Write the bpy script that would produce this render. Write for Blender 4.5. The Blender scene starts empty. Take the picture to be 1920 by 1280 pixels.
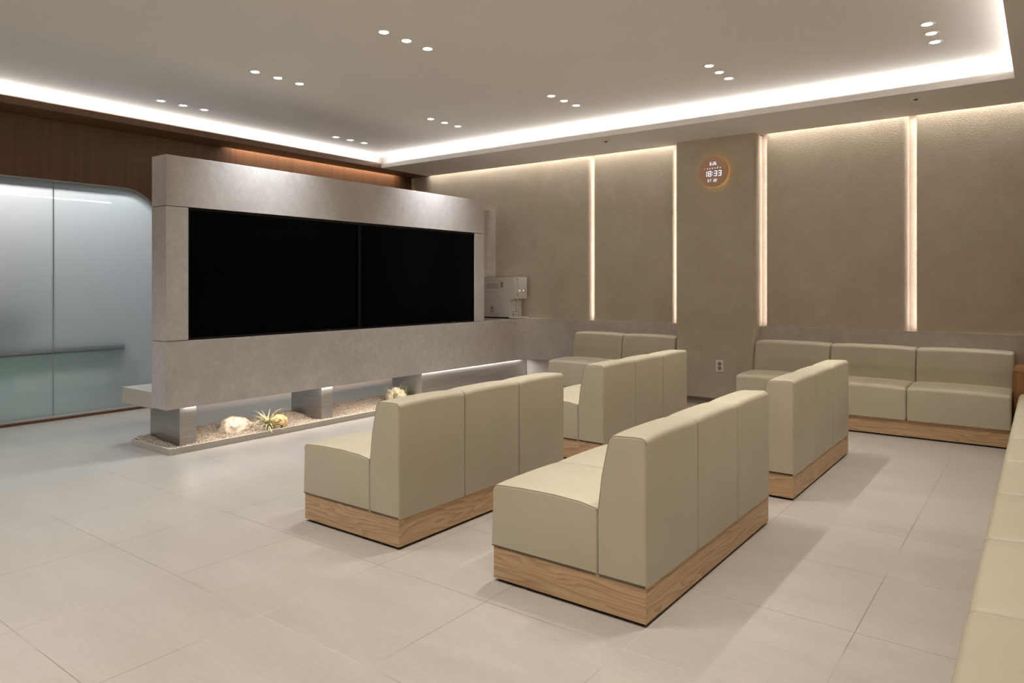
import bpy, bmesh, math, random
from mathutils import Vector, Matrix, noise
random.seed(7)
D = bpy.data
COL = bpy.context.scene.collection
PI = math.pi

# ------------------------------------------------------------------ helpers
def tag(o, label=None, cat=None, group=None, kind=None):
    if label: o['label'] = label
    if cat: o['category'] = cat
    if group: o['group'] = group
    if kind: o['kind'] = kind
    return o

def empty(name, loc=(0, 0, 0), rz=0.0):
    o = D.objects.new(name, None)
    o.empty_display_size = 0.1
    o.location = loc
    o.rotation_euler = (0, 0, rz)
    COL.objects.link(o)
    return o

def link(name, bm, mat, parent=None, smooth=False, angle=35, loc=None):
    bmesh.ops.recalc_face_normals(bm, faces=bm.faces[:])
    if smooth:
        a = math.radians(angle)
        for f in bm.faces: f.smooth = True
        for e in bm.edges:
            if len(e.link_faces) == 2 and e.calc_face_angle(0) > a: e.smooth = False
    me = D.meshes.new(name)
    bm.to_mesh(me); bm.free()
    for m in (mat if isinstance(mat, (list, tuple)) else [mat]): me.materials.append(m)
    o = D.objects.new(name, me)
    COL.objects.link(o)
    if parent is not None: o.parent = parent
    if loc: o.location = loc
    return o

def BM(): return bmesh.new()

def box(bm, x0, x1, y0, y1, z0, z1, bev=0.0, seg=2, mi=0):
    vs = [bm.verts.new(p) for p in ((x0,y0,z0),(x1,y0,z0),(x1,y1,z0),(x0,y1,z0),(x0,y0,z1),(x1,y0,z1),(x1,y1,z1),(x0,y1,z1))]
    fs = [bm.faces.new([vs[i] for i in q]) for q in ((3,2,1,0),(4,5,6,7),(0,1,5,4),(1,2,6,5),(2,3,7,6),(3,0,4,7))]
    for f in fs: f.material_index = mi
    if bev > 0:
        es = list({e for f in fs for e in f.edges})
        r = bmesh.ops.bevel(bm, geom=es, offset=bev, segments=seg, affect='EDGES', profile=0.5)
        for f in r['faces']: f.material_index = mi
    return bm

def bx(*a, **k): return box(BM(), *a, **k)

def prism(bm, pts, z0, z1, axis='z', mi=0):
    """extrude a 2-D polygon. axis z: pts=(x,y); axis x: pts=(y,z); axis y: pts=(x,z)"""
    def P(p, t):
        return {'z': (p[0], p[1], t), 'x': (t, p[0], p[1]), 'y': (p[0], t, p[1])}[axis]
    a = [bm.verts.new(P(p, z0)) for p in pts]
    b = [bm.verts.new(P(p, z1)) for p in pts]
    n = len(pts)
    fs = [bm.faces.new(a), bm.faces.new(b[::-1])]
    for i in range(n):
        j = (i + 1) % n
        fs.append(bm.faces.new((a[i], b[i], b[j], a[j])))
    for f in fs: f.material_index = mi; f.normal_update()
    bmesh.ops.triangulate(bm, faces=[f for f in fs[:2] if len(f.verts) > 4])
    return bm

def cyl(bm, c, r0, r1, h, n=32, axis='z', mi=0):
    rot = {'z': Matrix(), 'x': Matrix.Rotation(PI/2, 4, 'Y'), 'y': Matrix.Rotation(-PI/2, 4, 'X')}[axis]
    r = bmesh.ops.create_cone(bm, cap_ends=True, segments=n, radius1=r0, radius2=r1, depth=h,
                              matrix=Matrix.Translation(c) @ rot)
    for v in r['verts']:
        for f in v.link_faces: f.material_index = mi
    return bm

def ringmesh(bm, c, prof, n=40, axis='z'):
    """lathe of closed profile [(r,h)] about an axis through c"""
    rows = []
    for i in range(n):
        t = 2*PI*i/n
        row = []
        for r, h in prof:
            a, b = r*math.cos(t), r*math.sin(t)
            p = {'z': (a, b, h), 'y': (a, h, b), 'x': (h, a, b)}[axis]
            row.append(bm.verts.new((c[0]+p[0], c[1]+p[1], c[2]+p[2])))
        rows.append(row)
    m = len(prof)
    for i in range(n):
        for k in range(m):
            bm.faces.new((rows[i][k], rows[(i+1) % n][k], rows[(i+1) % n][(k+1) % m], rows[i][(k+1) % m]))
    return bm

def tube(bm, pts, r, n=8, taper=None, mi=0):
    pts = [Vector(p) for p in pts]
    rows = []
    up = Vector((0, 0, 1))
    for i, p in enumerate(pts):
        d = (pts[min(i+1, len(pts)-1)] - pts[max(i-1, 0)]).normalized()
        a = d.cross(up)
        if a.length < 1e-3: a = d.cross(Vector((1, 0, 0)))
        a.normalize(); b = d.cross(a)
        rr = r if taper is None else r*taper(i/(len(pts)-1))
        rows.append([bm.verts.new(p + rr*(math.cos(2*PI*k/n)*a + math.sin(2*PI*k/n)*b)) for k in range(n)])
    for i in range(len(rows)-1):
        for k in range(n):
            f = bm.faces.new((rows[i][k], rows[i][(k+1) % n], rows[i+1][(k+1) % n], rows[i+1][k]))
            f.material_index = mi
    bm.faces.new(rows[0][::-1]); bm.faces.new(rows[-1])
    return bm

def copy_tree(o, parent=None):
    c = o.copy(); COL.objects.link(c)
    if parent is not None: c.parent = parent
    for ch in list(o.children): copy_tree(ch, c)
    return c

def arc(cx, cy, r, a0, a1, n=8):
    return [(cx + r*math.cos(math.radians(a0 + (a1-a0)*i/n)), cy + r*math.sin(math.radians(a0 + (a1-a0)*i/n))) for i in range(n+1)]

# ------------------------------------------------------------------ materials
class NT:
    def __init__(s, name):
        s.m = D.materials.new(name); s.m.use_nodes = True
        s.t = s.m.node_tree; s.t.nodes.clear()
        s.out = s.n('ShaderNodeOutputMaterial')
    def n(s, typ, ins=None, **kw):
        nd = s.t.nodes.new(typ)
        for k, v in kw.items(): setattr(nd, k, v)
        for k, v in (ins or {}).items():
            sk = nd.inputs[k]
            if isinstance(v, bpy.types.NodeSocket): s.t.links.new(v, sk)
            else: sk.default_value = v
        return nd
    def surf(s, sh): s.t.links.new(sh, s.out.inputs['Surface'])
    def math(s, op, a, b=0.0, c=0.0):
        nd = s.n('ShaderNodeMath', operation=op)
        for i, v in enumerate((a, b, c)):
            if isinstance(v, bpy.types.NodeSocket): s.t.links.new(v, nd.inputs[i])
            else: nd.inputs[i].default_value = v
        return nd.outputs[0]
    def ramp(s, fac, stops):
        nd = s.n('ShaderNodeValToRGB', {'Fac': fac})
        cr = nd.color_ramp
        while len(cr.elements) < len(stops): cr.elements.new(0.5)
        for e, (p, c) in zip(cr.elements, stops): e.position = p; e.color = c
        return nd.outputs['Color']
    def noise(s, vec, scale, detail=4, rough=0.5, dist=0.0):
        return s.n('ShaderNodeTexNoise', {'Vector': vec, 'Scale': scale, 'Detail': detail, 'Roughness': rough, 'Distortion': dist}).outputs['Fac']
    def mapping(s, vec, scale=(1, 1, 1), loc=(0, 0, 0), rot=(0, 0, 0)):
        return s.n('ShaderNodeMapping', {'Vector': vec, 'Scale': scale, 'Location': loc, 'Rotation': rot}).outputs['Vector']
    def bump(s, h, strength=0.2, dist=0.01):
        return s.n('ShaderNodeBump', {'Height': h, 'Strength': strength, 'Distance': dist}).outputs['Normal']
    def bsdf(s, **k):
        nd = s.n('ShaderNodeBsdfPrincipled', {a.replace('_', ' '): b for a, b in k.items()})
        return nd.outputs[0]

def lin(r, g, b):
    f = lambda c: (c/255/12.92) if c <= 10.3 else ((c/255+0.055)/1.055)**2.4
    return (f(r), f(g), f(b), 1.0)

def world_pos(t): return t.n('ShaderNodeNewGeometry').outputs['Position']
def obj_pos(t): return t.n('ShaderNodeTexCoord').outputs['Object']

def m_plain(name, c, rough=0.5, metal=0.0, spec=0.5, coat=0.0):
    t = NT(name); t.surf(t.bsdf(Base_Color=c, Roughness=rough, Metallic=metal, Specular_IOR_Level=spec, Coat_Weight=coat)); return t.m

def m_emit(name, c, s):
    t = NT(name); t.surf(t.n('ShaderNodeEmission', {'Color': c, 'Strength': s}).outputs[0]); return t.m

def m_leather(name, c, c2):
    t = NT(name); p = obj_pos(t)
    n1 = t.noise(p, 420, 3, 0.6); n2 = t.noise(p, 3.5, 3)
    col = t.ramp(n2, [(0.3, c2), (0.7, c)])
    bump = t.bump(n1, 0.12, 0.002)
    t.surf(t.bsdf(Base_Color=col, Roughness=0.5, Specular_IOR_Level=0.38, Normal=bump)); return t.m

def m_oak(name):
    t = NT(name); p = obj_pos(t)
    nx = t.n('ShaderNodeSeparateXYZ', {0: t.n('ShaderNodeTexCoord').outputs['Normal']})
    s = t.n('ShaderNodeSeparateXYZ', {0: p})
    end = t.math('GREATER_THAN', t.math('ABSOLUTE', nx.outputs['Y']), 0.5)
    lo = t.math('ADD', t.math('MULTIPLY', s.outputs['X'], end), t.math('MULTIPLY', s.outputs['Y'], t.math('SUBTRACT', 1.0, end)))
    lo = t.math('ADD', lo, t.math('MULTIPLY', end, 3.7))
    rnd = t.n('ShaderNodeObjectInfo').outputs['Random']
    lo = t.math('ADD', lo, t.math('MULTIPLY', rnd, 20.0))
    z = s.outputs['Z']
    v = t.n('ShaderNodeCombineXYZ', {'X': t.math('MULTIPLY', lo, 1.0), 'Y': t.math('MULTIPLY', z, 6.5), 'Z': 0.0}).outputs[0]
    low = t.noise(v, 1.5, 2, 0.5, 0.2)
    ring = t.math('ADD', t.math('MULTIPLY', low, 9.5), t.math('MULTIPLY', z, 34.0))
    ring = t.math('FRACT', ring)
    ring = t.math('POWER', ring, 1.6)
    v2 = t.n('ShaderNodeCombineXYZ', {'X': t.math('MULTIPLY', lo, 5.0), 'Y': t.math('MULTIPLY', z, 230.0), 'Z': 1.3}).outputs[0]
    fine = t.noise(v2, 1.0, 4, 0.6)
    f = t.math('ADD', t.math('MULTIPLY', ring, 0.30), t.math('MULTIPLY', fine, 0.74))
    col = t.ramp(f, [(0.12, lin(204, 175, 139)), (0.45, lin(186, 154, 117)), (0.72, lin(158, 125, 91)), (0.95, lin(112, 83, 58))])
    t.surf(t.bsdf(Base_Color=col, Roughness=0.48, Normal=t.bump(fine, 0.08, 0.002))); return t.m

def m_veneer(name, stops, rough=0.45):
    t = NT(name); p = world_pos(t)
    v = t.mapping(p, (150, 150, 1.6)); v2 = t.mapping(p, (22, 22, 0.5))
    f = t.math('ADD', t.math('MULTIPLY', t.noise(v, 1.0, 5, 0.65), 0.65), t.math('MULTIPLY', t.noise(v2, 1.0, 2), 0.35))
    col = t.ramp(f, stops)
    t.surf(t.bsdf(Base_Color=col, Roughness=rough, Specular_IOR_Level=0.35, Normal=t.bump(f, 0.05, 0.002))); return t.m

def m_plaster(name, a, b, c, rough=0.55):
    t = NT(name); p = world_pos(t)
    n1 = t.noise(p, 2.2, 6, 0.62, 0.6); n2 = t.noise(t.mapping(p, (1, 1, 1), (3.1, 1.7, 8.2)), 11.0, 5, 0.65, 1.4)
    f = t.math('ADD', t.math('MULTIPLY', n1, 0.5), t.math('MULTIPLY', n2, 0.5))
    col = t.ramp(f, [(0.33, a), (0.5, b), (0.66, c)])
    t.surf(t.bsdf(Base_Color=col, Roughness=rough, Specular_IOR_Level=0.3, Normal=t.bump(n2, 0.04, 0.004))); return t.m

def m_fabric(name):
    t = NT(name); p = world_pos(t)
    n1 = t.noise(p, 2.6, 5, 0.62, 0.8); n2 = t.noise(t.mapping(p, (1, 1, 1.6)), 75, 4, 0.65); n3 = t.noise(p, 14, 4, 0.6)
    f = t.math('ADD', t.math('MULTIPLY', n1, 0.45), t.math('ADD', t.math('MULTIPLY', n3, 0.15), t.math('MULTIPLY', n2, 0.4)))
    col = t.ramp(f, [(0.36, lin(186, 174, 154)), (0.5, lin(194, 183, 164)), (0.62, lin(202, 192, 174))])
    t.surf(t.bsdf(Base_Color=col, Roughness=0.9, Specular_IOR_Level=0.1, Normal=t.bump(n2, 0.8, 0.008))); return t.m

def m_floor(name):
    t = NT(name); p = world_pos(t)
    v = t.mapping(p, (1, 1, 1), (0.544 + 6*0.603*3, -2.758 + 10*0.5985, 0))
    def brick(w, sm, off):
        return t.n('ShaderNodeTexBrick', {'Vector': off, 'Color1': (0.42, 0.42, 0.42, 1), 'Color2': (0.58, 0.58, 0.58, 1), 'Mortar': (0, 0, 0, 1), 'Scale': 1.0, 'Mortar Size': w, 'Mortar Smooth': sm,
                   'Bias': 0.0, 'Brick Width': 0.603, 'Row Height': 0.5985}, offset=0.0, squash=1.0)
    b = brick(0.0016, 0.1, v)
    n1 = t.noise(t.mapping(p, (0.8, 2.4, 1)), 2.0, 5, 0.6, 0.4); n2 = t.noise(t.mapping(p, (6, 26, 1)), 3.0, 5, 0.65)
    n3 = t.noise(p, 60, 3, 0.6)
    tone = t.n('ShaderNodeSeparateColor', {0: b.outputs['Color']}).outputs[0]
    f = t.math('ADD', t.math('ADD', t.math('MULTIPLY', n1, 0.4), t.math('MULTIPLY', n2, 0.3)), t.math('ADD', t.math('MULTIPLY', n3, 0.12), t.math('MULTIPLY', tone, 0.18)))
    col = t.ramp(f, [(0.36, lin(157, 149, 140)), (0.5, lin(164, 156, 147)), (0.64, lin(171, 164, 155))])
    # patchy grout: partly dark, partly chalky
    gn = t.noise(p, 1.1, 2)
    grout = t.ramp(gn, [(0.50, lin(112, 102, 92)), (0.64, lin(184, 176, 167))])
    col = t.n('ShaderNodeMix', {'Factor': t.math('MULTIPLY', b.outputs['Fac'], 0.8), 'A': col, 'B': grout}, data_type='RGBA')
    colo = col.outputs[2]
    t.t.links.new(t.t.nodes[-1].outputs[2], col.inputs[6]) if False else None
    rough = t.math('ADD', 0.27, t.math('MULTIPLY', n1, 0.10))
    t.surf(t.bsdf(Base_Color=colo, Roughness=rough, Specular_IOR_Level=0.4, Normal=t.bump(n2, 0.006, 0.002))); return t.m

def m_terrazzo(name):
    t = NT(name); p = world_pos(t)
    v = t.n('ShaderNodeTexVoronoi', {'Vector': p, 'Scale': 380.0}).outputs['Color']
    g = t.n('ShaderNodeSeparateColor', {0: v}).outputs[0]
    col = t.ramp(g, [(0.1, lin(168, 160, 148)), (0.5, lin(181, 173, 161)), (0.85, lin(187, 179, 168)), (0.97, lin(202, 196, 187))])
    t.surf(t.bsdf(Base_Color=col, Roughness=0.45)); return t.m

def m_steel(name):
    t = NT(name); p = world_pos(t)
    f = t.noise(t.mapping(p, (2.0, 2.0, 260)), 1.0, 4, 0.6)
    col = t.ramp(f, [(0.3, (0.40, 0.38, 0.36, 1)), (0.7, (0.56, 0.54, 0.52, 1))])
    r = t.math('ADD', 0.30, t.math('MULTIPLY', f, 0.16))
    t.surf(t.bsdf(Base_Color=col, Metallic=1.0, Roughness=r, Anisotropic=0.5, Normal=t.bump(f, 0.06, 0.001))); return t.m

def m_gravel(name):
    t = NT(name)
    r = t.n('ShaderNodeNewGeometry').outputs['Random Per Island']
    col = t.ramp(r, [(0.0, lin(78, 68, 60)), (0.12, lin(140, 126, 110)), (0.5, lin(188, 172, 152)), (0.85, lin(206, 192, 174)), (1.0, lin(226, 216, 202))])
    t.surf(t.bsdf(Base_Color=col, Roughness=0.8)); return t.m

def m_rock(name, a, b, c, sc):
    t = NT(name); p = obj_pos(t)
    n1 = t.noise(p, sc, 6, 0.65, 1.2); n2 = t.noise(p, sc*5, 5, 0.6)
    f = t.math('ADD', t.math('MULTIPLY', n1, 0.7), t.math('MULTIPLY', n2, 0.3))
    col = t.ramp(f, [(0.34, a), (0.47, b), (0.62, c)])
    t.surf(t.bsdf(Base_Color=col, Roughness=0.85, Normal=t.bump(f, 0.5, 0.01))); return t.m

def m_frosted(name):
    t = NT(name)
    tr = t.n('ShaderNodeBsdfTranslucent', {'Color': (0.90, 0.92, 0.93, 1)}).outputs[0]
    df = t.n('ShaderNodeBsdfDiffuse', {'Color': (0.62, 0.68, 0.70, 1)}).outputs[0]
    mx = t.n('ShaderNodeMixShader', {0: 0.10, 1: tr, 2: df}).outputs[0]
    gl = t.n('ShaderNodeBsdfGlossy', {'Color': (1, 1, 1, 1), 'Roughness': 0.02}).outputs[0]
    fr = t.n('ShaderNodeFresnel', {'IOR': 1.5}).outputs[0]
    t.surf(t.n('ShaderNodeMixShader', {0: fr, 1: mx, 2: gl}).outputs[0]); return t.m

def m_leaf(name, a, b):
    t = NT(name); p = obj_pos(t)
    col = t.ramp(t.noise(p, 30, 3), [(0.35, a), (0.65, b)])
    t.surf(t.bsdf(Base_Color=col, Roughness=0.6)); return t.m

LEATHER = m_leather('cream_leather', lin(183, 174, 153), lin(178, 168, 146))
PIPING = m_plain('leather_seam', lin(136, 120, 92), 0.6)
OAK = m_oak('oak_veneer')
CABWOOD = m_veneer('cabinet_veneer', [(0.3, lin(110, 74, 44)), (0.5, lin(146, 104, 66)), (0.7, lin(168, 124, 84))])
WALNUT = m_veneer('walnut_veneer', [(0.32, lin(82, 55, 35)), (0.5, lin(97, 68, 45)), (0.68, lin(110, 79, 54))], 0.5)
PLINTH = m_plain('black_plinth', lin(16, 14, 12), 0.7)
STONE = m_plaster('mottled_stone_laminate', lin(176, 169, 165), lin(188, 181, 177), lin(201, 195, 192))
FABRIC = m_fabric('textured_wallcovering')
CEIL = m_plaster('ceiling_paint', lin(221, 217, 212), lin(223, 219, 214), lin(225, 221, 216), 0.9)
FLOOR = m_floor('porcelain_tiles')
TERR = m_terrazzo('grey_terrazzo')
STEEL = m_steel('brushed_steel')
CHROME = m_plain('satin_metal', (0.62, 0.63, 0.64, 1), 0.3, 1.0)
GRAVEL = m_gravel('pale_gravel')
ROCKW = m_rock('white_rock', lin(176, 152, 122), lin(205, 190, 168), lin(220, 208, 190), 9)
ROCKO = m_rock('ochre_rock', lin(168, 110, 56), lin(214, 174, 118), lin(236, 210, 164), 16)
GLASS = m_frosted('frosted_glass')
TVB = m_plain('black_bezel', lin(11, 10, 10), 0.45, 0, 0.25)
TVS = m_plain('black_screen', lin(2, 2, 2), 0.28, 0, 0.04)
WHITE = m_plain('white_plastic', lin(222, 220, 216), 0.35)
GREYP = m_plain('grey_print', lin(92, 88, 84), 0.6)
GREY_SHADE = m_plain('light_grey_parts_and_shade', lin(146, 142, 137), 0.6)  # grey dispenser details, and the painted shade round its levers
DARK = m_plain('dark_void', lin(38, 35, 32), 0.7)
YELLOW = m_plain('yellow_sticker', lin(198, 184, 118), 0.6)
OCHRE = m_plain('ochre_print', lin(120, 96, 30), 0.6)
CREAMS = m_plain('cream_sticker', lin(206, 198, 178), 0.6)
LEDBLUE = m_emit('blue_white_led', (0.75, 0.8, 1.0, 1), 1.4)
LENS = m_emit('downlight_lens', (1.0, 0.93, 0.86, 1), 16.0)
RIM = m_plain('white_trim_ring', lin(214, 208, 200), 0.4)
SIDEW = m_plain('warm_paint', lin(200, 191, 178), 0.8)
SKIRT = m_plain('skirting', lin(150, 138, 122), 0.7)
ROOMW = m_plain('office_paint', lin(206, 210, 212), 0.8)
GREENP = m_plain('grey_green_panel', lin(150, 182, 166), 0.5)

# ------------------------------------------------------------------ key dimensions (metres)
YB = 7.215      # wall covering face
YL = 7.20       # stone ledge face
XW = -7.20      # walnut wall face
ZS = 2.733      # soffit
ZC = 2.90       # ceiling
ZL = 0.82       # ledge top
XR = 0.56       # right wall
YN = -2.6       # wall behind the camera
XCL, XCR, YCB, YCN = -6.84, -0.18, 6.305, -2.0     # tray edges

# ------------------------------------------------------------------ room shell
def struct(name, bm, mat, **k):
    return tag(link(name, bm, mat, **k), kind='structure')

struct('floor', bx(-10.2, XR + 0.1, YN - 0.1, 7.4, -0.08, 0.0), FLOOR)
struct('ceiling', bx(XW, XR + 0.1, YN - 0.1, 7.4, ZC, ZC + 0.08), CEIL)

# white soffit: back, right and near strips with a thin fascia lip and a recessed cove behind
bm = BM()
ZF = 2.785
pts_out = [(XCL, 7.172), (XR, 7.172), (XR, YN), (XCL, YN)]
box(bm, XCL, XR, YCB, 7.172, ZS, ZF)
box(bm, XCL - 0.165, XR, YCB + 0.16, 7.172 - 0.002, ZF + 0.009, ZC)
struct('ceiling_soffit_back', bm, CEIL)
bm = BM(); box(bm, XCR, XR, YN, YCB, ZS, ZF); box(bm, XCR + 0.16, XR, YN, YCB, ZF, ZC)
struct('ceiling_soffit_right', bm, CEIL)
bm = BM(); box(bm, XCL, XCR, YN, YCN, ZS, ZF); box(bm, XCL, XCR, YN, YCN - 0.16, ZF, ZC)
struct('ceiling_soffit_front', bm, CEIL)
# walnut soffit along the left wall; a light gap opens against the wall beyond y = 4.3
bm = BM()
box(bm, XW, XCL, YN, 4.3, ZS, ZF + 0.008); box(bm, XW + 0.045, XCL, 4.3, 7.2, ZS, ZF + 0.008)
struct('ceiling_soffit_left', bm, WALNUT)
bm = BM(); box(bm, XW + 0.05, XCL - 0.16, YN, 7.2, ZF + 0.008, ZC)
struct('trim_1', bm, CEIL)

# left wall with an arched opening for the two glass doors
Y0, Y1, ZT, RA = 1.69, 3.646, 2.186, 0.381
op = [(Y1, 0.0)] + arc(Y1 - RA, ZT - RA, RA, 0, 90, 16) + arc(Y0 + RA, ZT - RA, RA, 90, 180, 16) + [(Y0, 0.0)]
poly = [(YN, 0), (YN, ZC), (7.3, ZC), (7.3, 0)] + op
struct('wall_left', prism(BM(), poly, XW - 0.09, XW, 'x'), WALNUT)
# thin grey metal reveal round the arch
bm = BM()
outer = [(Y1 + 0.001, 0.0)] + arc(Y1 - RA, ZT - RA, RA + 0.001, 0, 90, 24) + arc(Y0 + RA, ZT - RA, RA + 0.001, 90, 180, 24) + [(Y0 - 0.001, 0.0)]
inner = [(Y1 - 0.012, 0.0)] + arc(Y1 - RA, ZT - RA, RA - 0.012, 0, 90, 24) + arc(Y0 + RA, ZT - RA, RA - 0.012, 90, 180, 24) + [(Y0 + 0.012, 0.0)]
for a in (0,):
    fo, fi, bo, bi = [], [], [], []
    for (p, q) in zip(outer, inner):
        fo.append(bm.verts.new((XW - 0.004, p[0], p[1]))); fi.append(bm.verts.new((XW - 0.004, q[0], q[1])))
        bi.append(bm.verts.new((XW - 0.085, q[0], q[1]))); bo.append(bm.verts.new((XW - 0.085, p[0], p[1])))
    for i in range(len(fo) - 1):
        bm.faces.new((fo[i], fo[i+1], fi[i+1], fi[i])); bm.faces.new((fi[i], fi[i+1], bi[i+1], bi[i]))
        bm.faces.new((bi[i], bi[i+1], bo[i+1], bo[i])); bm.faces.new((bo[i], bo[i+1], fo[i+1], fo[i]))
    for i in (0, len(fo) - 1): bm.faces.new((fo[i], fi[i], bi[i], bo[i]))
struct('trim_2', bm, m_plain('grey_reveal', lin(150, 152, 150), 0.4), smooth=True)
# glass doors
YM = 2.668
def door(name, ya, yb, left):
    d = empty(name, (XW - 0.03, (ya + yb)/2, 0)); tag(d, kind='structure')
    m = (ya + yb)/2
    if left: pg = [(ya, 0.045), (yb, 0.045), (yb, ZT - 0.013)] + arc(Y0 + RA, ZT - RA, RA - 0.013, 90, 180, 20)
    else: pg = [(yb, 0.045)] + arc(Y1 - RA, ZT - RA, RA - 0.013, 0, 90, 20) + [(ya, ZT - 0.013), (ya, 0.045)]
    bm = BM()
    bm.faces.new([bm.verts.new((0, y - m, z)) for y, z in pg]).normal_update()
    bmesh.ops.triangulate(bm, faces=bm.faces[:])
    link('glass_pane', bm, GLASS, d)
    link('bottom_rail', bx(-0.012, 0.012, ya - m, yb - m, 0.022, 0.046), CHROME, d)
    e = (yb - m) if left else (ya - m)
    s = -1 if left else 1
    link('edge_strip', bx(-0.006, 0.006, min(e, e + s*0.002), max(e, e + s*0.002), 0.045, ZT - 0.014), m_plain('silver_edge', lin(176, 180, 182), 0.4) if 'silver_edge' not in D.materials else D.materials['silver_edge'], d)
    return d
door('door_1', Y0 + 0.013, YM - 0.001, True)
door('door_2', YM + 0.001, Y1 - 0.013, False)
struct('trim_3', bx(XW - 0.06, XW + 0.004, Y0 + 0.012, Y1 - 0.012, 0.0, 0.022), WALNUT)
struct('baseboard_left', bx(XW, XW + 0.012, Y1 + 0.02, 7.2, 0.0, 0.05), WALNUT)

# room behind the glass
bm = BM()
box(bm, -10.2, -10.1, -0.6, 6.0, 0, ZC)
struct('wall_office', bm, ROOMW)
struct('wall_office_left', bx(-10.1, XW - 0.09, -0.7, -0.6, 0, ZC), ROOMW)
struct('wall_office_right', bx(-10.1, XW - 0.09, 6.0, 6.1, 0, ZC), ROOMW)
struct('ceiling_office', bx(-10.2, XW - 0.09, -0.7, 6.1, ZC - 0.1, ZC), ROOMW)

# right wall, wall behind the camera
struct('wall_right', bx(XR, XR + 0.1, YN, 7.4, 0, ZC), SIDEW)
struct('wall_front', bx(XW, XR, YN - 0.1, YN, 0, ZC), SIDEW)

# back wall: backing and covered panels separated by light slots
struct('wall_back', bx(XW, XR, YB + 0.07, YB + 0.16, 0, ZC), FABRIC)
def panel(x0, x1, rl, rr, z0=ZL - 0.02):
    pts = [(x0, YB + 0.072)]
    pts += arc(x0 + rl, YB + rl, rl, 180, 270, 8) if rl else [(x0, YB)]
    pts += arc(x1 - rr, YB + rr, rr, 270, 360, 10) if rr else [(x1, YB)]
    pts += [(x1, YB + 0.072)]
    return struct('wall_back', prism(BM(), pts, z0, ZC, 'z'), FABRIC, smooth=True)
panel(XW, -4.262, 0, 0.055)
panel(-4.211, -3.225, 0.0, 0.03)
panel(-2.229, -0.985, 0.0, 0.05)
panel(-0.916, XR, 0.0, 0)
# square column wrapped in the same covering, on a recessed base
CX0, CX1, CY = -3.118, -2.298, 7.04
pts = [(CX0, YB + 0.07)] + arc(CX0 + 0.012, CY + 0.012, 0.012, 180, 270, 4) + arc(CX1 - 0.03, CY + 0.03, 0.03, 270, 360, 8) + [(CX1, YB + 0.07)]
struct('wall_column', prism(BM(), pts, 0.075, ZS + 0.002, 'z'), FABRIC, smooth=True)
struct('baseboard_back', bx(CX0 + 0.02, CX1 - 0.03, CY + 0.025, YB + 0.06, 0, 0.08), SKIRT)
# stone wainscot ledges behind the sofas
struct('trim_4', bx(-4.804, CX0, YL, YB + 0.07, 0, 0.8175), STONE)
struct('trim_5', bx(CX1, XR, YL, YB + 0.07, 0, ZL), STONE)
struct('trim_6', bx(-5.68, -4.81, YL + 0.006, YB + 0.07, 0, 0.40), STONE)

# ------------------------------------------------------------------ media partition
mp = empty('media_partition', (-5.24, 4.47, 0))
tag(mp, 'freestanding beige stone partition framing the two black screens on steel legs', 'partition')
OX, OY = -5.24, 4.47
def mpart(name, bm, mat, parent=mp, **k):
    bmesh.ops.translate(bm, verts=bm.verts[:], vec=(-OX, -OY, 0))
    return link(name, bm, mat, parent, **k)
XF, XB = -5.134, -5.342
mpart('header_panel', bx(XF, XB, 2.631, 6.307, 1.8175, 2.19, bev=0.0015, seg=1), STONE)
mpart('side_panel', bx(XF, XB, 2.631, 2.801, 0.8225, 1.8125, bev=0.001, seg=1), STONE)
mpart('side_panel', bx(XF, XB, 6.143, 6.307, 0.8225, 1.8125, bev=0.001, seg=1), STONE)
mpart('back_panel', bx(XF - 0.09, XB + 0.012, 2.643, 6.297, 0.79, 1.84), STONE)
bm = BM()
pts = [(XB, 2.631), (XF, 2.631), (XF, 6.87)] + arc(XF + 0.33, 6.87, 0.33, 180, 90, 14)[1:] + [(-4.8042, YB + 0.068), (-5.68, YB + 0.068), (-5.68, 6.307), (XB, 6.307)]
prism(bm, pts, 0.318, 0.8175, 'z')
mpart('lower_panel', bm, STONE, smooth=True, angle=25)
mpart('return_panel', bx(-5.80, -5.682, 6.2, YB + 0.0, 0.0, 2.175), STONE)
LX0, LX1 = -5.62, -5.178
mpart('steel_leg', bx(LX0, LX1, 2.757, 2.888, 0.012, 0.318, bev=0.001, seg=1), STEEL)
mpart('steel_leg', bx(LX0, LX1, 4.06, 4.183, 0.012, 0.318, bev=0.001, seg=1), STEEL)
mpart('steel_leg', bx(LX0, LX1, 5.338, 7.195, 0.012, 0.318, bev=0.001, seg=1), STEEL)

# two screens
def tv(y0, y1, label):
    t = empty('television', (-5.17, (y0 + y1)/2, ZL)); tag(t, label, 'television', 'wide screens in the stone partition')
    m = (y0 + y1)/2; a, b = y0 - m, y1 - m; h = 0.9885; zz = 0.0035; w = 0.011
    bm = BM()
    box(bm, -0.03, 0.026, a, b, zz, zz + w); box(bm, -0.03, 0.026, a, b, h - w, h)
    box(bm, -0.03, 0.026, a, a + w, zz + w, h - w); box(bm, -0.03, 0.026, b - w, b, zz + w, h - w)
    link('bezel', bm, TVB, t)
    link('screen', bx(-0.03, 0.017, a + w, b - w, zz + w, h - w), TVS, t)
    link('sensor_bar', bx(0.0255, 0.0268, -0.03 + 0.5*(b-a)-0.35, 0.03 + 0.5*(b-a)-0.35, zz + 0.002, zz + 0.008), GREYP, t)
tv(2.804, 4.470, 'black flat screen in the left half of the partition')
tv(4.475, 6.140, 'black flat screen in the right half of the partition, next to the water dispenser')

# terrazzo slab seat fixed behind the partition
sb = tag(link('stone_bench', bx(-5.82, XB - 0.002, 2.634, 6.15, 0.307, 0.432, bev=0.003, seg=2), TERR),
         'grey terrazzo slab bench projecting behind the left end of the partition', 'bench')

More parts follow.
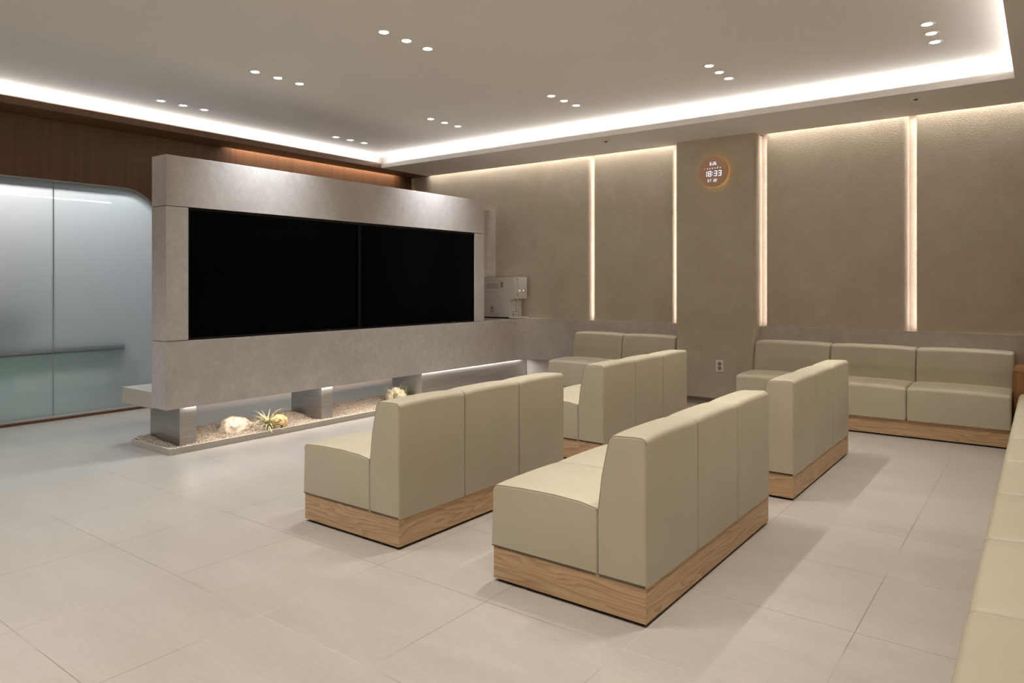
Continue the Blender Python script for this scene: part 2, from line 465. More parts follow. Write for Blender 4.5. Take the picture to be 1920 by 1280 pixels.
# planter curb with gravel
pl = empty('planter_tray', (-5.32, 4.9, 0)); tag(pl, 'low terrazzo planter tray of gravel under the partition', 'planter')
bm = BM()
PX0, PX1, PY0, PY1, PH, PT = -5.64, -5.057, 2.622, 7.19, 0.047, 0.013
box(bm, PX1 - PT, PX1, PY0, PY1, 0, PH, bev=0.001, seg=1)
box(bm, PX0 - 0.0, PX0 + PT*0.6, PY0, PY1, 0, PH, bev=0.001, seg=1)
box(bm, PX0 + PT*0.6, PX1 - PT, PY0, PY0 + PT, 0, PH, bev=0.001, seg=1)
box(bm, PX0 + PT*0.6, PX1 - PT, PY0 + PT, PY1, 0, 0.010)
bmesh.ops.translate(bm, verts=bm.verts[:], vec=(5.32, -4.9, 0))
link('curb', bm, TERR, pl)

def gz(x, y):
    n = noise.noise(Vector((x*5, y*3.2, 0.3)))
    back = max(0.0, (-5.30 - x))*0.10
    return 0.031 + 0.012*n + back + 0.02*math.exp(-((y - 3.93)/0.10)**2 - ((x + 5.48)/0.12)**2)
verts, faces = [], []
GX0, GX1, GY0, GY1 = PX0 + 0.012, PX1 - PT - 0.004, PY0 + PT + 0.002, 5.33
nx_, ny_ = 22, 110
for j in range(ny_ + 1):
    for i in range(nx_ + 1):
        x = GX0 + (GX1 - GX0)*i/nx_; y = GY0 + (GY1 - GY0)*j/ny_
        verts.append((x, y, gz(x, y) - 0.004))
for j in range(ny_):
    for i in range(nx_):
        a = j*(nx_+1) + i
        faces.append((a, a+1, a+nx_+2, a+nx_+1))
ib = BM(); bmesh.ops.create_icosphere(ib, subdivisions=1, radius=1.0)
IV = [v.co.copy() for v in ib.verts]; ib.verts.index_update()
IF = [[v.index for v in f.verts] for f in ib.faces]; ib.free()
for k in range(24000):
    x = random.uniform(GX0 + 0.004, GX1 - 0.004); y = random.uniform(GY0 + 0.004, GY1 - 0.004)
    if x > LX0 - 0.006 and x < LX1 + 0.004 and any(a - 0.004 < y < b + 0.004 for a, b in ((2.757, 2.888), (4.06, 4.183))): continue
    r = random.uniform(0.0022, 0.0044)
    s = Vector((r*random.uniform(0.8, 1.3), r*random.uniform(0.8, 1.3), r*random.uniform(0.6, 0.9)))
    R = Matrix.Rotation(random.uniform(0, 6.28), 3, 'Z') @ Matrix.Rotation(random.uniform(-0.6, 0.6), 3, 'X')
    c = Vector((x, y, gz(x, y) - 0.001 + random.uniform(0, 0.003)))
    b0 = len(verts)
    for v in IV: verts.append(tuple(c + R @ Vector((v.x*s.x, v.y*s.y, v.z*s.z))))
    for f in IF: faces.append(tuple(i + b0 for i in f))
me = D.meshes.new('gravel'); me.from_pydata(verts, [], faces); me.materials.append(GRAVEL)
g = D.objects.new('gravel', me); COL.objects.link(g)
tag(g, 'fine pale gravel filling the planter tray', 'gravel', kind='stuff')

def rock(name, c, size, mat, label, seed, rz=0.0, skew=None):
    bm = BM(); bmesh.ops.create_icosphere(bm, subdivisions=4, radius=1.0)
    for v in bm.verts:
        p = v.co.copy()
        n = noise.fractal(p*1.3 + Vector((seed, 0, 0)), 0.9, 2.0, 4)
        r = noise.noise(p*3.1 + Vector((0, seed, 0)))
        p *= 1 + 0.20*n + 0.10*r + 0.05*abs(noise.noise(p*6.0))
        q = p.copy()
        if skew: q.y += 0; q.z = p.z*(1 + skew*max(-1, min(1, p.y)))
        if q.z < -0.45: q.z = -0.45 + (q.z + 0.45)*0.2
        v.co = Vector((q.x*size[0], q.y*size[1], (q.z + 0.42)*size[2]))
    o = link(name, bm, mat, smooth=True, angle=60, loc=c)
    o.rotation_euler = (0, 0, rz)
    return tag(o, label, 'rock', 'rocks in the gravel planter')
rock('rock', (-5.36, 3.335, 0.030), (0.10, 0.150, 0.080), ROCKW, 'large cream rock lying alone on gravel near the first steel leg', 3.3, 0.35, -0.45)
rock('rock', (-5.22, 3.640, 0.026), (0.07, 0.075, 0.07), ROCKO, 'ochre rock beside the spiky air plant', 8.1, 0.2)
rock('rock', (-5.38, 5.165, 0.030), (0.09, 0.115, 0.095), ROCKW, 'white rounded rock behind the bench, near the long steel leg', 5.7, 0.1, -0.2)

def airplant(c, n, ln, mat, label, seed, rise=(0.15, 1.25), droop=1.0, w=0.0055, name='air_plant', cat='plant'):
    rnd = random.Random(seed)
    t = empty(name, c); tag(t, label, cat)
    bm = BM()
    cyl(bm, (0, 0, 0.006), 0.008, 0.005, 0.016, 8)
    link('root', bm, m_plain('dark_root', lin(60, 48, 34), 0.9) if 'dark_root' not in D.materials else D.materials['dark_root'], t)
    for k in range(n):
        az = 2*PI*k/n + rnd.uniform(-0.3, 0.3); el = rnd.uniform(*rise); L = ln*rnd.uniform(0.7, 1.1)
        dr = droop*rnd.uniform(0.5, 1.4)
        pts = []; p = Vector((0, 0, 0.012)); e = el
        for i in range(9):
            pts.append(p.copy())
            p = p + (L/8)*Vector((math.cos(az)*math.cos(e), math.sin(az)*math.cos(e), math.sin(e)))
            e -= dr*2.0/8
            if p.z < -0.004: p.z = -0.004
        bm = BM()
        rows = []
        for i, q in enumerate(pts):
            d = (pts[min(i+1, 8)] - pts[max(i-1, 0)]).normalized()
            s = d.cross(Vector((0, 0, 1)))
            s = s.normalized() if s.length > 1e-4 else Vector((1, 0, 0))
            u = s.cross(d)
            ww = w*(1 - 0.93*(i/8)**1.1); th = ww*0.28
            rows.append([bm.verts.new(q + a) for a in (s*ww, u*th*0.2 - s*0, -s*ww, -u*th)])
        for i in range(8):
            for m in range(4): bm.faces.new((rows[i][m], rows[i][(m+1) % 4], rows[i+1][(m+1) % 4], rows[i+1][m]))
        bm.faces.new(rows[0][::-1]); bm.faces.new(rows[-1])
        link('leaf', bm, mat, t, smooth=True, angle=80)
    return t
PALE = m_leaf('pale_leaf', lin(148, 146, 96), lin(214, 208, 166))
GREEN = m_leaf('green_leaf', lin(84, 108, 52), lin(150, 170, 90))
DGREEN = m_leaf('dark_green_leaf', lin(46, 62, 54), lin(82, 98, 86))
airplant((-5.17, 3.505, 0.045), 54, 0.215, PALE, 'pale spiky air plant beside the ochre rock', 11, (0.1, 1.5), 0.75, 0.0068)
airplant((-5.115, 3.60, 0.036), 12, 0.045, DGREEN, 'tiny dark green succulent in front of the ochre rock', 5, (0.2, 1.2), 0.3, 0.006, 'succulent')
airplant((-5.27, 5.04, 0.075), 26, 0.25, PALE, 'thin pale air plant drooping in front of the white rounded rock', 23, (0.5, 1.4), 0.9, 0.005)
airplant((-5.36, 5.285, 0.05), 24, 0.145, GREEN, 'bright green grassy tuft against the long steel leg', 31, (0.5, 1.45), 0.25, 0.0055, 'grass_tuft')

# ------------------------------------------------------------------ water dispenser on the ledge
wd = empty('water_dispenser', (-5.38, 7.04, ZL)); tag(wd, 'white countertop water dispenser in the corner right of the screens', 'water dispenser')
def wp(name, bm, mat, parent=wd, **k):
    bmesh.ops.translate(bm, verts=bm.verts[:], vec=(5.38, -7.04, -ZL)); return link(name, bm, mat, parent, **k)
WY0, WY1 = 6.912, 7.168
bm = BM()
sil = [(-5.63, 0.836), (-5.234, 0.836), (-5.234, 1.063), (-5.16, 1.063), (-5.16, 1.325), (-5.63, 1.325)]
prism(bm, sil, WY0, WY1, 'y')
body = wp('body', bm, WHITE)
wp('front_panel', bx(-5.162, -5.147, WY0, WY1, 1.062, 1.326, bev=0.005, seg=2), WHITE, smooth=True)
wp('foot', bx(-5.62, -5.25, WY0 + 0.012, WY1 - 0.012, ZL, 0.837), DARK)
wp('drip_tray', bx(-5.24, -5.128, WY0 - 0.002, WY1 + 0.012, 0.824, 0.836, bev=0.004, seg=2), WHITE, smooth=True)
for y in (6.985, 7.075):
    wp('lever_shade', bx(-5.2345, -5.2330, y - 0.026, y + 0.024, 0.899, 1.033), GREY_SHADE)  # thin grey plate painting the shadow outline round the lever
    wp('dispense_lever', bx(-5.236, -5.229, y - 0.022, y + 0.022, 0.905, 1.03, bev=0.003, seg=1), WHITE)
    wp('nozzle', cyl(BM(), (-5.19, y, 1.054), 0.010, 0.012, 0.02, 16), GREY_SHADE)
for k in range(5):
    z = 1.187 + k*0.0135
    wp('vent_slot', bx(-5.59, -5.395, WY0 - 0.0006, WY0 + 0.004, z, z + 0.006), GREY_SHADE)
def decal(name, x0, x1, z0, z1, mat): return wp(name, bx(x0, x1, WY0 - 0.0012, WY0 + 0.001, z0, z1), mat)
st = decal('sticker', -5.368, -5.326, 1.195, 1.272, YELLOW)
bm = BM()
for a, b, c_, d in ((-5.354, -5.340, 1.238, 1.262), (-5.358, -5.336, 1.226, 1.231), (-5.362, -5.332, 1.212, 1.217), (-5.362, -5.338, 1.203, 1.208)): box(bm, a, b, WY0 - 0.0018, WY0, c_, d)
wp('sticker_print', bm, OCHRE)
decal('warning_sticker', -5.525, -5.475, 0.887, 0.925, CREAMS)
bm = BM()
for a, b, c_, d in ((-5.516, -5.484, 0.908, 0.911), (-5.512, -5.488, 0.899, 0.903)): box(bm, a, b, WY0 - 0.0018, WY0, c_, d)
prism(bm, [(-5.516, 0.934), (-5.484, 0.934), (-5.500, 0.966)], WY0 - 0.0016, WY0, 'y')
ringmesh(bm, (-5.5, WY0 - 0.0008, 0.948), [(0.026, 0), (0.024, 0), (0.024, 0.0012), (0.026, 0.0012)], 24, 'y')
wp('warning_print', bm, OCHRE)
for p in ((-5.50, 1.145), (-5.585, 1.09), (-5.41, 1.09)):
    wp('screw', cyl(BM(), (p[0], WY0, p[1]), 0.004, 0.004, 0.002, 10, 'y'), GREYP)
for q in ((-5.62, -5.36, 1.286, 1.288), (-5.60, -5.40, 1.140, 1.142), (-5.62, -5.36, 0.868, 0.870), (-5.40, -5.37, 1.025, 1.028)):
    wp('seam', bx(q[0], q[1], WY0 - 0.0006, WY0, q[2], q[3]), GREY_SHADE)
fx = -5.1464
wp('brand_print', bx(fx - 0.001, fx, 6.935, 6.972, 1.300, 1.308), GREYP)
for (y, z) in ((6.962, 1.232), (6.962, 1.20), (6.962, 1.193), (6.962, 1.15), (7.0, 1.197), (7.0, 1.188), (7.045, 1.207), (7.13, 1.205), (7.13, 1.192), (7.13, 1.178), (7.13, 1.155), (7.13, 1.145), (7.045, 1.157)):
    wp('button_print', bx(fx - 0.001, fx, y - 0.005, y + 0.005, z - 0.0022, z + 0.0022), GREYP)
for z in (1.125, 1.117, 1.109, 1.101): wp('button_print', bx(fx - 0.001, fx, 6.948, 6.978, z - 0.0016, z + 0.0016), GREYP)
for y in (7.01, 7.092): wp('indicator_light', bx(fx - 0.0008, fx + 0.0003, y - 0.007, y + 0.007, 1.153, 1.168), LEDBLUE)
wp('lower_print', bx(-5.2345, -5.2335, 6.987, 7.002, 0.852, 0.882), GREYP)

# ------------------------------------------------------------------ upholstered seating
def roundpoly(pts):
    """pts: (x, z, radius) -> list of (x, z)"""
    out = []
    n = len(pts)
    for i in range(n):
        p0, p, p1 = Vector(pts[i-1][:2]), Vector(pts[i][:2]), Vector(pts[(i+1) % n][:2])
        r = pts[i][2]
        if r <= 0: out.append(tuple(p)); continue
        a, b = (p0 - p).normalized(), (p1 - p).normalized()
        ang = a.angle(b); d = min(r/math.tan(ang/2), (p0-p).length*0.49, (p1-p).length*0.49)
        r2 = d*math.tan(ang/2)
        s, e = p + a*d, p + b*d
        c = p + (a + b).normalized()*(r2/math.sin(ang/2))
        a0 = math.atan2(s.y - c.y, s.x - c.x); a1 = math.atan2(e.y - c.y, e.x - c.x)
        da = a1 - a0
        while da > PI: da -= 2*PI
        while da < -PI: da += 2*PI
        k = max(3, int(abs(da)/0.2))
        out += [(c.x + r2*math.cos(a0 + da*i2/k), c.y + r2*math.sin(a0 + da*i2/k)) for i2 in range(k+1)]
    return out

def offset(poly, d):
    n = len(poly); out = []
    area = sum(poly[i][0]*poly[(i+1) % n][1] - poly[(i+1) % n][0]*poly[i][1] for i in range(n))
    sg = 1 if area > 0 else -1
    for i in range(n):
        p0, p, p1 = Vector(poly[i-1]), Vector(poly[i]), Vector(poly[(i+1) % n])
        a = (p - p0); b = (p1 - p)
        a = a.normalized() if a.length > 1e-7 else b.normalized(); b = b.normalized() if b.length > 1e-7 else a
        t = (a + b); t = t.normalized() if t.length > 1e-6 else a
        nrm = Vector((-t.y, t.x))*sg     # inward
        out.append((p.x + nrm.x*d, p.y + nrm.y*d))
    return out

SEAT = roundpoly([(-0.7165, 0.142, 0.004), (-0.711, 0.30, 0.0), (-0.7075, 0.4035, 0.030), (-0.56, 0.412, 0.25), (-0.40, 0.4145, 0.25), (-0.28, 0.409, 0.12), (-0.2045, 0.397, 0.012), (-0.2045, 0.142, 0.003)])
BACK = roundpoly([(-0.2035, 0.142, 0.003), (-0.2045, 0.38, 0.2), (-0.188, 0.52, 0.2), (-0.1535, 0.679, 0.036), (-0.05, 0.684, 0.0), (-0.0005, 0.684, 0.030), (0.0, 0.142, 0.003)])

def cushion(poly, y0, y1, re, crown, nst=9):
    """padded block: polygon extruded along y with rounded, slightly pinched ends and a crowned top"""
    L = y1 - y0
    st = []
    for k in range(5):
        t = k/4*PI/2
        st.append((y0 + re*(1 - math.cos(t)) if False else y0 + re*(1 - math.cos(t)), re*(1 - math.sin(t))))
    st = [(y0 + re*(1 - math.cos(k/4*PI/2)), re*(1 - math.sin(k/4*PI/2))) for k in range(5)]
    mid = [(y0 + re + (L - 2*re)*k/nst, 0.0) for k in range(1, nst)]
    en = [(y1 - (a - y0), d) for a, d in st[::-1]]
    bm = BM(); rows = []
    zmid = 0.5*(min(p[1] for p in poly) + max(p[1] for p in poly)); zr = max(p[1] for p in poly) - zmid
    for y, d in st + mid + en:
        q = offset(poly, d) if d > 1e-6 else poly
        u = 2*(y - y0)/L - 1
        bulge = crown*(1 - abs(u)**3.0)
        rows.append([bm.verts.new((x, y, z + bulge*max(0.0, (z - zmid)/zr)**2)) for x, z in q])
    n = len(poly)
    for i in range(len(rows)-1):
        for k in range(n):
            bm.faces.new((rows[i][k], rows[i][(k+1) % n], rows[i+1][(k+1) % n], rows[i+1][k]))
    bm.faces.new(rows[0][::-1]); bm.faces.new(rows[-1])
    return bm

def piping(poly, y, zmin, parent, inset=0.0025):
    q = offset(poly, inset)
    # open run over the upholstered edge, leaving out the bottom
    pts = [(x, y, z) for x, z in q]
    zs = [p[2] for p in pts]
    k = max(range(len(pts)), key=lambda i: (zs[i] < zmin) and (zs[i-1] >= zmin))
    run = []
    lo = [i for i in range(len(pts)) if zs[i] >= zmin]
    # rotate so that the run is contiguous
    s = next((i for i in lo if (i - 1) % len(pts) not in lo), lo[0])
    for j in range(len(pts)):
        i = (s + j) % len(pts)
        if i in lo: run.append(pts[i])
        else: break
    if len(run) > 2:
        link('piping', tube(BM(), run, 0.0016, 6), PIPING, parent, smooth=True)

def make_bench(name, L, nmod, label, cat, group, ends=(True, True), re_out=0.006, re_in=0.010, crown_s=0.006, crown_b=0.007):
    t = empty(name); tag(t, label, cat, group)
    link('plinth', bx(-0.685, -0.02, 0.02, L - 0.02, 0, 0.013), PLINTH, t)
    link('wood_base', bx(-0.7035, -0.004, 0.004, L - 0.004, 0.0125, 0.1425, bev=0.0012, seg=1), OAK, t)
    w = L/nmod
    for i in range(nmod):
        a, b = i*w + 0.0012, (i + 1)*w - 0.0012
        s = link('seat', cushion(SEAT, a, b, re_in, crown_s), LEATHER, t, smooth=True, angle=50)
        k = link('backrest', cushion(BACK, a, b, re_in, crown_b), LEATHER, t, smooth=True, angle=50)
        if i == 0 and ends[0]:
            piping(SEAT, a + 0.003, 0.36, s); piping(BACK, a + 0.003, 0.155, k)
        if i == nmod - 1 and ends[1]:
            piping(SEAT, b - 0.003, 0.36, s); piping(BACK, b - 0.003, 0.155, k)
    return t
GRP = 'three-seat benches in two rows facing the screens'
b0 = make_bench('bench', 1.42, 3, 'beige leather three-seat bench in the centre foreground, nearest the camera', 'bench', GRP)
b0.location = (-1.146, 2.331, 0)
for loc, lab in (((-2.404, 2.326, 0), 'beige leather three-seat bench nearest the planter tray, in front of the left screen'),
                 ((-2.414, 4.256, 0), 'beige leather three-seat bench in front of the short wall sofa near the water dispenser'),
                 ((-1.150, 4.212, 0), 'beige leather three-seat bench right of the others, nearest the long wall sofa')):
    c = copy_tree(b0); c.location = loc; c['label'] = lab
w1 = make_bench('wall_sofa', 2.09, 3, 'long beige leather sofa against the back wall right of the column', 'sofa', 'built-in sofas along the back wall', (False, False), 0.02, 0.020, 0.010, 0.010)
w1.location = (-0.203, YL - 0.002, 0); w1.rotation_euler = (0, 0, PI/2)
w2 = make_bench('wall_sofa', 1.255, 2, 'short two-seat beige leather sofa against the back wall left of the column', 'sofa', 'built-in sofas along the back wall', (False, False), 0.02, 0.020, 0.010, 0.010)
w2.location = (-3.124, YL - 0.002, 0); w2.rotation_euler = (0, 0, PI/2)
w3 = make_bench('wall_bench', 0.641*9, 9, 'long beige leather bench running along the right edge of the photo', 'bench', None, (False, False), 0.02, 0.016, 0.008, 0.012)
w3.location = (0.545, 6.662 - 0.641*9, 0)

cb = empty('corner_cabinet', (0.17, 6.93, 0)); tag(cb, 'oak corner cabinet between the long wall sofa and the right-hand bench', 'cabinet')
link('carcass', bx(-0.368, 0.385, -0.262, 0.266, 0.0, 0.560), CABWOOD, cb)
link('top', bx(-0.371, 0.387, -0.265, 0.268, 0.5605, 0.578, bev=0.001, seg=1), CABWOOD, cb)

# ------------------------------------------------------------------ clock, socket, sprinklers
ck = empty('wall_clock', (-2.70, CY, 2.383)); tag(ck, 'round tan digital clock glowing on the covered column', 'clock')
bm = BM(); cyl(bm, (0, -0.030, 0), 0.153, 0.153, 0.016, 72, 'y')
dm = NT('clock_face'); dm.surf(dm.bsdf(Base_Color=lin(196, 160, 132), Roughness=0.4)); link('face', bm, dm.m, ck, smooth=True)
link('back_plate', cyl(BM(), (0, -0.011, 0), 0.125, 0.125, 0.021, 48, 'y'), WHITE, ck, smooth=True)
link('halo_light', ringmesh(BM(), (0, 0, 0), [(0.132, -0.020), (0.126, -0.020), (0.126, -0.010), (0.132, -0.010)], 64, 'y'), m_emit('halo_led', (1.0, 0.58, 0.16, 1), 5.0), ck)
DIG = m_emit('clock_digits', (0.86, 0.86, 1.0, 1), 1.25); REDD = m_emit('clock_red', (1.0, 0.18, 0.05, 1), 1.2)
SEG = {'0': 'abcdef', '1': 'bc', '2': 'abged', '3': 'abgcd', '5': 'afgcd', '6': 'afgedc', '7': 'abc', '8': 'abcdefg', '°': 'abgf'}
def digits(items, cz, h, w, th, slant=0.06):
    """items: (character, centre x)"""
    bm = BM(); yf = -0.0384
    for ch, x in items:
        def q(x0, x1, z0, z1):
            prism(bm, [(p + (r - cz)*slant, r) for p, r in ((x0, z0), (x1, z0), (x1, z1), (x0, z1))], yf - 0.0006, yf + 0.0006, 'y')
        hw, hh, g_ = w/2, h/2, th*0.28
        if ch == ':':
            q(x - th/2, x + th/2, cz + h*0.14, cz + h*0.14 + th); q(x - th/2, x + th/2, cz - h*0.14 - th, cz - h*0.14)
        elif ch == '.': q(x - th/2, x + th/2, cz - h*0.1 - th/2, cz - h*0.1 + th/2)
        elif ch == '°': q(x - th/2, x + th/2, cz + hh - th, cz + hh)
        elif ch == '1':
            q(x - th/2, x + th/2, cz + g_, cz + hh - g_); q(x - th/2, x + th/2, cz - hh + g_, cz - g_)
        else:
            S = {'a': (x-hw+g_, x+hw-g_, cz+hh-th, cz+hh), 'g': (x-hw+g_, x+hw-g_, cz-th/2, cz+th/2), 'd': (x-hw+g_, x+hw-g_, cz-hh, cz-hh+th),
                 'f': (x-hw, x-hw+th, cz+g_, cz+hh-g_), 'b': (x+hw-th, x+hw, cz+g_, cz+hh-g_), 'e': (x-hw, x-hw+th, cz-hh+g_, cz-g_), 'c': (x+hw-th, x+hw, cz-hh+g_, cz-g_)}
            for k in SEG[ch]: q(*S[k])
    return bm
link('time_digits', digits([('1', -0.0688), ('8', -0.0374), (':', -0.0085), ('3', 0.0234), ('3', 0.068)], -0.0195, 0.056, 0.033, 0.0078), DIG, ck)
link('date_digits', digits([('6', -0.0286), ('.', -0.0116), ('2', 0.0024), ('6', 0.0225)], 0.0815, 0.031, 0.017, 0.0046), DIG, ck)
link('temperature_digits', digits([('5', -0.052), ('7', -0.0335), ('°', -0.0195)], -0.0895, 0.027, 0.0145, 0.0042), DIG, ck)
link('temperature_digits', digits([('2', 0.0084), ('0', 0.0262), ('°', 0.0395)], -0.0895, 0.027, 0.0145, 0.0042), DIG, ck)
bm = BM()
for k in range(1, 7):
    x = -0.0884 + k*0.0268
    box(bm, x - 0.004, x + 0.004, -0.039, -0.0379, 0.029, 0.038)
box(bm, -0.0884 + 5*0.0268 - 0.004, -0.0884 + 5*0.0268 + 0.004, -0.039, -0.0379, 0.045, 0.049)
link('weekday_lights', bm, DIG, ck)
link('sunday_light', bx(-0.0934, -0.0834, -0.039, -0.0379, 0.029, 0.038), REDD, ck)

so = empty('wall_socket', (-2.645, CY, 0.411)); tag(so, 'white double power socket low on the covered column', 'socket')
link('cover_plate', bx(-0.041, 0.041, -0.012, 0.0, -0.060, 0.060, bev=0.003, seg=2), WHITE, so, smooth=True)
for z in (0.021, -0.023):
    bm = BM(); ringmesh(bm, (0, 0, z), [(0.021, -0.0125), (0.0185, -0.0125), (0.0185, -0.0115), (0.021, -0.0115)], 32, 'y')
    cyl(bm, (0, -0.0121, z), 0.0186, 0.0186, 0.0006, 28, 'y')
    link('outlet', bm, m_plain('outlet_recess', lin(150, 142, 130), 0.5) if 'outlet_recess' not in D.materials else D.materials['outlet_recess'], so)
    bm = BM(); cyl(bm, (-0.009, -0.0126, z), 0.003, 0.003, 0.0008, 12, 'y'); cyl(bm, (0.009, -0.0126, z), 0.003, 0.003, 0.0008, 12, 'y'); box(bm, -0.004, 0.004, -0.013, -0.012, z - 0.018, z - 0.0145)
    link('contact_hole', bm, DARK, so)

def sprinkler(x, y, label):
    t = empty('ceiling_sprinkler', (x, y, ZS)); tag(t, label, 'sprinkler', 'sprinkler heads in the back soffit')
    link('flange', ringmesh(BM(), (0, 0, 0), [(0.040, 0.0), (0.038, -0.004), (0.022, -0.005), (0.020, 0.0)], 32, 'z'), RIM, t, smooth=True)
    link('cup', cyl(BM(), (0, 0, -0.001), 0.0205, 0.0205, 0.002, 24), DARK, t)
    link('deflector', cyl(BM(), (0, 0, -0.012), 0.011, 0.014, 0.004, 16), GREYP, t)
    link('stem', cyl(BM(), (0, 0, -0.006), 0.005, 0.005, 0.012, 10), GREYP, t)
sprinkler(-3.673, 6.525, 'small ceiling sprinkler head left of the clock')
sprinkler(-0.837, 6.531, 'small ceiling sprinkler head above the far right light slot')

# ------------------------------------------------------------------ downlights
LX = (-0.605, -2.046, -3.487, -4.944, -6.405)
def downlight():
    t = empty('downlight')
    link('trim_ring', ringmesh(BM(), (0, 0, 0), [(0.047, 0.0), (0.0465, -0.003), (0.040, -0.0045), (0.031, -0.001), (0.031, 0.0)], 40, 'z'), RIM, t, smooth=True)
    link('lens', cyl(BM(), (0, 0, -0.0012), 0.031, 0.031, 0.0024, 32), LENS, t)
    return t
dl0 = downlight(); used = False
NAMES = {(-0.605, 5.43): 'at the top right corner of the photo', (-2.046, 5.43): 'above the rightmost bench', (-3.487, 5.43): 'up left of the round clock',
         (-4.944, 5.43): 'above the right end of the partition', (-6.405, 5.43): 'by the far left corner of the light cove',
         (-3.487, 3.445): 'nearest the top edge, centre left of the photo', (-4.944, 3.445): 'above the left part of the partition', (-6.405, 3.445): 'along the left walnut soffit above the glass doors'}
for (x, y), where in NAMES.items():
    for k, dy in enumerate((-0.207, 0.0, 0.207)):
        o = dl0 if not used else copy_tree(dl0)
        used = True
        o.location = (x, y + dy, ZC)
        w = ('nearest', 'middle', 'farthest')[k]
        tag(o, '%s recessed downlight of the trio %s' % (w, where), 'downlight', 'ceiling downlights in trios')

# ------------------------------------------------------------------ lights
def spot(x, y, p, size=78, blend=1.0, col=(1.0, 0.95, 0.89), r=0.03):
    l = D.lights.new('downlight_beam', 'SPOT'); l.energy = p; l.spot_size = math.radians(size); l.spot_blend = blend
    l.shadow_soft_size = r; l.color = col
    o = D.objects.new('downlight_beam', l); o.location = (x, y, ZC - 0.012); COL.objects.link(o)
def area(loc, rot, sx, sy, p, col, name='led_strip', spread=180):
    l = D.lights.new(name, 'AREA'); l.shape = 'RECTANGLE'; l.size = sx; l.size_y = sy; l.energy = p; l.color = col; l.spread = math.radians(spread)
    o = D.objects.new(name, l); o.location = loc; o.rotation_euler = rot; COL.objects.link(o); return o
def aim(loc, d, sx, sy, p, col, long_axis, spread=180):
    """area light at loc shining along d, its long side along long_axis"""
    z = -Vector(d).normalized(); x = Vector(long_axis).normalized(); y = z.cross(x).normalized(); x = y.cross(z)
    m = Matrix((x, y, z)).transposed()
    return area(loc, m.to_euler(), sx, sy, p, col, spread=spread)
P_SPOT = 72
SCOL = {-0.605: (1.0, 0.95, 0.88), -2.046: (1.0, 0.95, 0.89), -3.487: (1.0, 0.98, 0.96), -4.944: (0.89, 0.96, 1.0), -6.405: (0.78, 0.91, 1.0)}
for x in LX:
    for y in (5.43, 3.445, 1.46, -0.52):
        for dy in (-0.207, 0.0, 0.207): spot(x, y + dy, P_SPOT*(0.8 if x < -6 else 1.0), col=SCOL[x])
COOL = (1.0, 0.97, 0.95)
zc = ZF + 0.02
# tray cove, four sides, lamps lying behind the lip and shining up and inwards
aim((0.5*(XCL + XCR), YCB + 0.13, zc), (0, -0.75, 1), XCR - XCL, 0.02, 30, COOL, (1, 0, 0))
aim((0.5*(XCL + XCR), YCN - 0.13, zc), (0, 0.75, 1), XCR - XCL, 0.02, 28, COOL, (1, 0, 0))
aim((XCL - 0.13, 0.5*(YCB + YCN), zc + 0.008), (0.75, 0, 1), YCB - YCN, 0.02, 31, COOL, (0, 1, 0))
aim((XCR + 0.13, 0.5*(YCB + YCN), zc), (-0.75, 0, 1), YCB - YCN, 0.02, 22, COOL, (0, 1, 0))
# wash down the back wall and the walnut wall
WARM = (1.0, 0.92, 0.86); WARM2 = (1.0, 0.82, 0.68); PEACH = (1.0, 0.84, 0.84)
aim((-5.0, YB - 0.020, 2.875), (0, 0.1, -1), 3.7, 0.02, 12, WARM, (1, 0, 0), 65)
aim((-0.87, YB - 0.020, 2.875), (0, 0.1, -1), 2.75, 0.02, 9, WARM, (1, 0, 0), 65)
aim((XW + 0.021, 5.65, 2.87), (-0.1, 0, -1), 2.5, 0.02, 38, WARM2, (0, 1, 0), 110)
# vertical light slots
for xr, pw in ((-4.211, 1.5), (-3.14, 2.2), (-2.229, 1.5), (-0.916, 1.5)):
    aim((xr - 0.004, YB + 0.040, 1.78), (-1, 0.25, 0), 1.88, 0.02, pw, PEACH, (0, 0, 1))
# strip under the partition
aim((-5.142, 4.95, 0.314), (-0.2, 0, -1), 4.3, 0.012, 16, (1.0, 0.93, 0.88), (0, 1, 0))
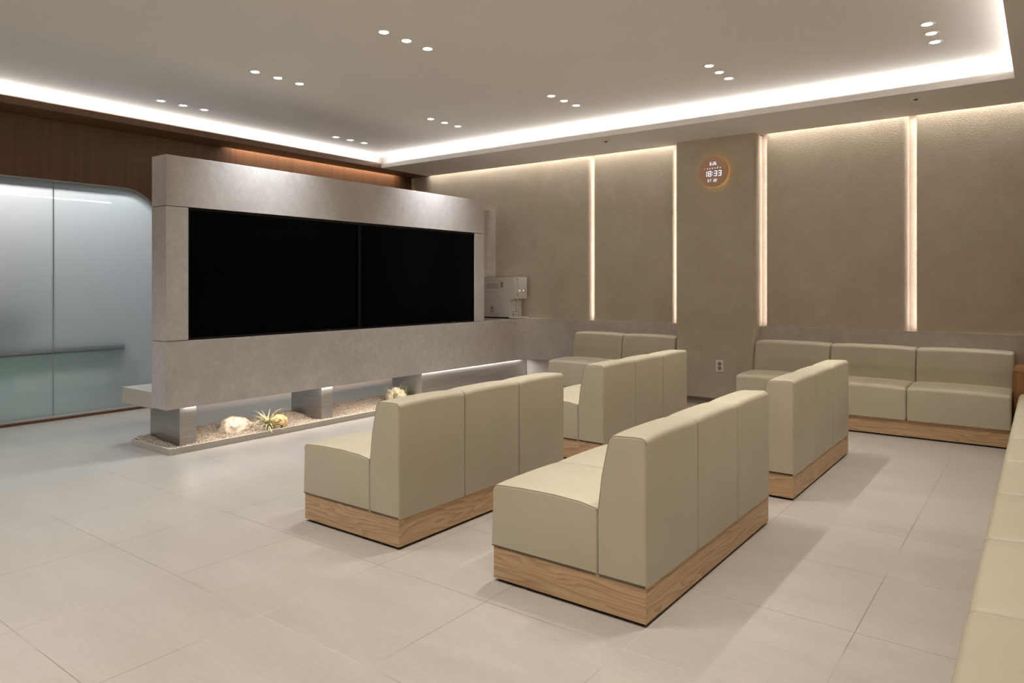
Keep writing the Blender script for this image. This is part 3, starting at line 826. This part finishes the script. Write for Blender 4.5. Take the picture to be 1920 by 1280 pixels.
# office behind the glass
area((-7.62, 2.0, 2.62), (0, 0, 0), 0.12, 1.5, 19, (1.0, 0.98, 0.96), 'office_lamp')
area((-7.62, 3.25, 2.62), (0, 0, 0), 0.12, 0.6, 6.5, (0.86, 0.94, 1.0), 'office_lamp')
area((-8.6, 4.2, 2.72), (0, 0, 0), 1.2, 2.0, 9, (0.78, 0.90, 1.0), 'office_lamp')

area((-7.45, 1.9, 0.60), (0, math.radians(35), 0), 0.04, 2.4, 2.2, (0.92, 1.0, 0.97), 'added_panel_fill')  # added fill, brightens the green panel below the rail
# counter behind the frosted glass
ct = empty('reception_counter', (-7.6, 1.9, 0)); tag(ct, 'grey green counter with a dark top rail seen blurred behind the frosted glass', 'counter')
link('front_panel', bx(-0.06, -0.02, -1.2, 1.36, 0.0, 0.60), GREENP, ct)
link('top_rail', bx(0.285, 0.362, -0.19, 1.40, 0.602, 0.658), DARK, ct)
link('bracket', bx(-0.02, 0.285, 0.2, 0.24, 0.61, 0.64), DARK, ct)
link('dark_object', bx(0.20, 0.25, -0.9, 0.60, 0.70, 1.02, bev=0.02), DARK, ct)  # unidentified dark object, set close to darken the pane
link('object_stand', bx(-0.05, 0.21, -0.2, 0.0, 0.60, 0.72), DARK, ct)

# ------------------------------------------------------------------ world, camera, colour
sc = bpy.context.scene
w = D.worlds.new('dim_surroundings'); sc.world = w; w.use_nodes = True
w.node_tree.nodes['Background'].inputs[0].default_value = (0.8, 0.85, 1.0, 1)
w.node_tree.nodes['Background'].inputs[1].default_value = 0.02
cam = D.cameras.new('camera'); cam.sensor_width = 36.0; cam.lens = 1332.62/1920*36
cam.shift_y = -(640 - 532.53)/1920; cam.clip_start = 0.05
co = D.objects.new('camera', cam); co.location = (0, 0, 1.24); co.rotation_euler = (PI/2, 0, 0.644056)
COL.objects.link(co); sc.camera = co
sc.view_settings.view_transform = 'Standard'; sc.view_settings.look = 'None'
sc.view_settings.exposure = -0.05; sc.view_settings.gamma = 1.0; sc.view_settings.use_curve_mapping = False
sc.cycles.use_denoising = True
sc.cycles.max_bounces = 10; sc.cycles.diffuse_bounces = 6
sc.cycles.caustics_reflective = False; sc.cycles.caustics_refractive = False
sc.cycles.sample_clamp_indirect = 6.0
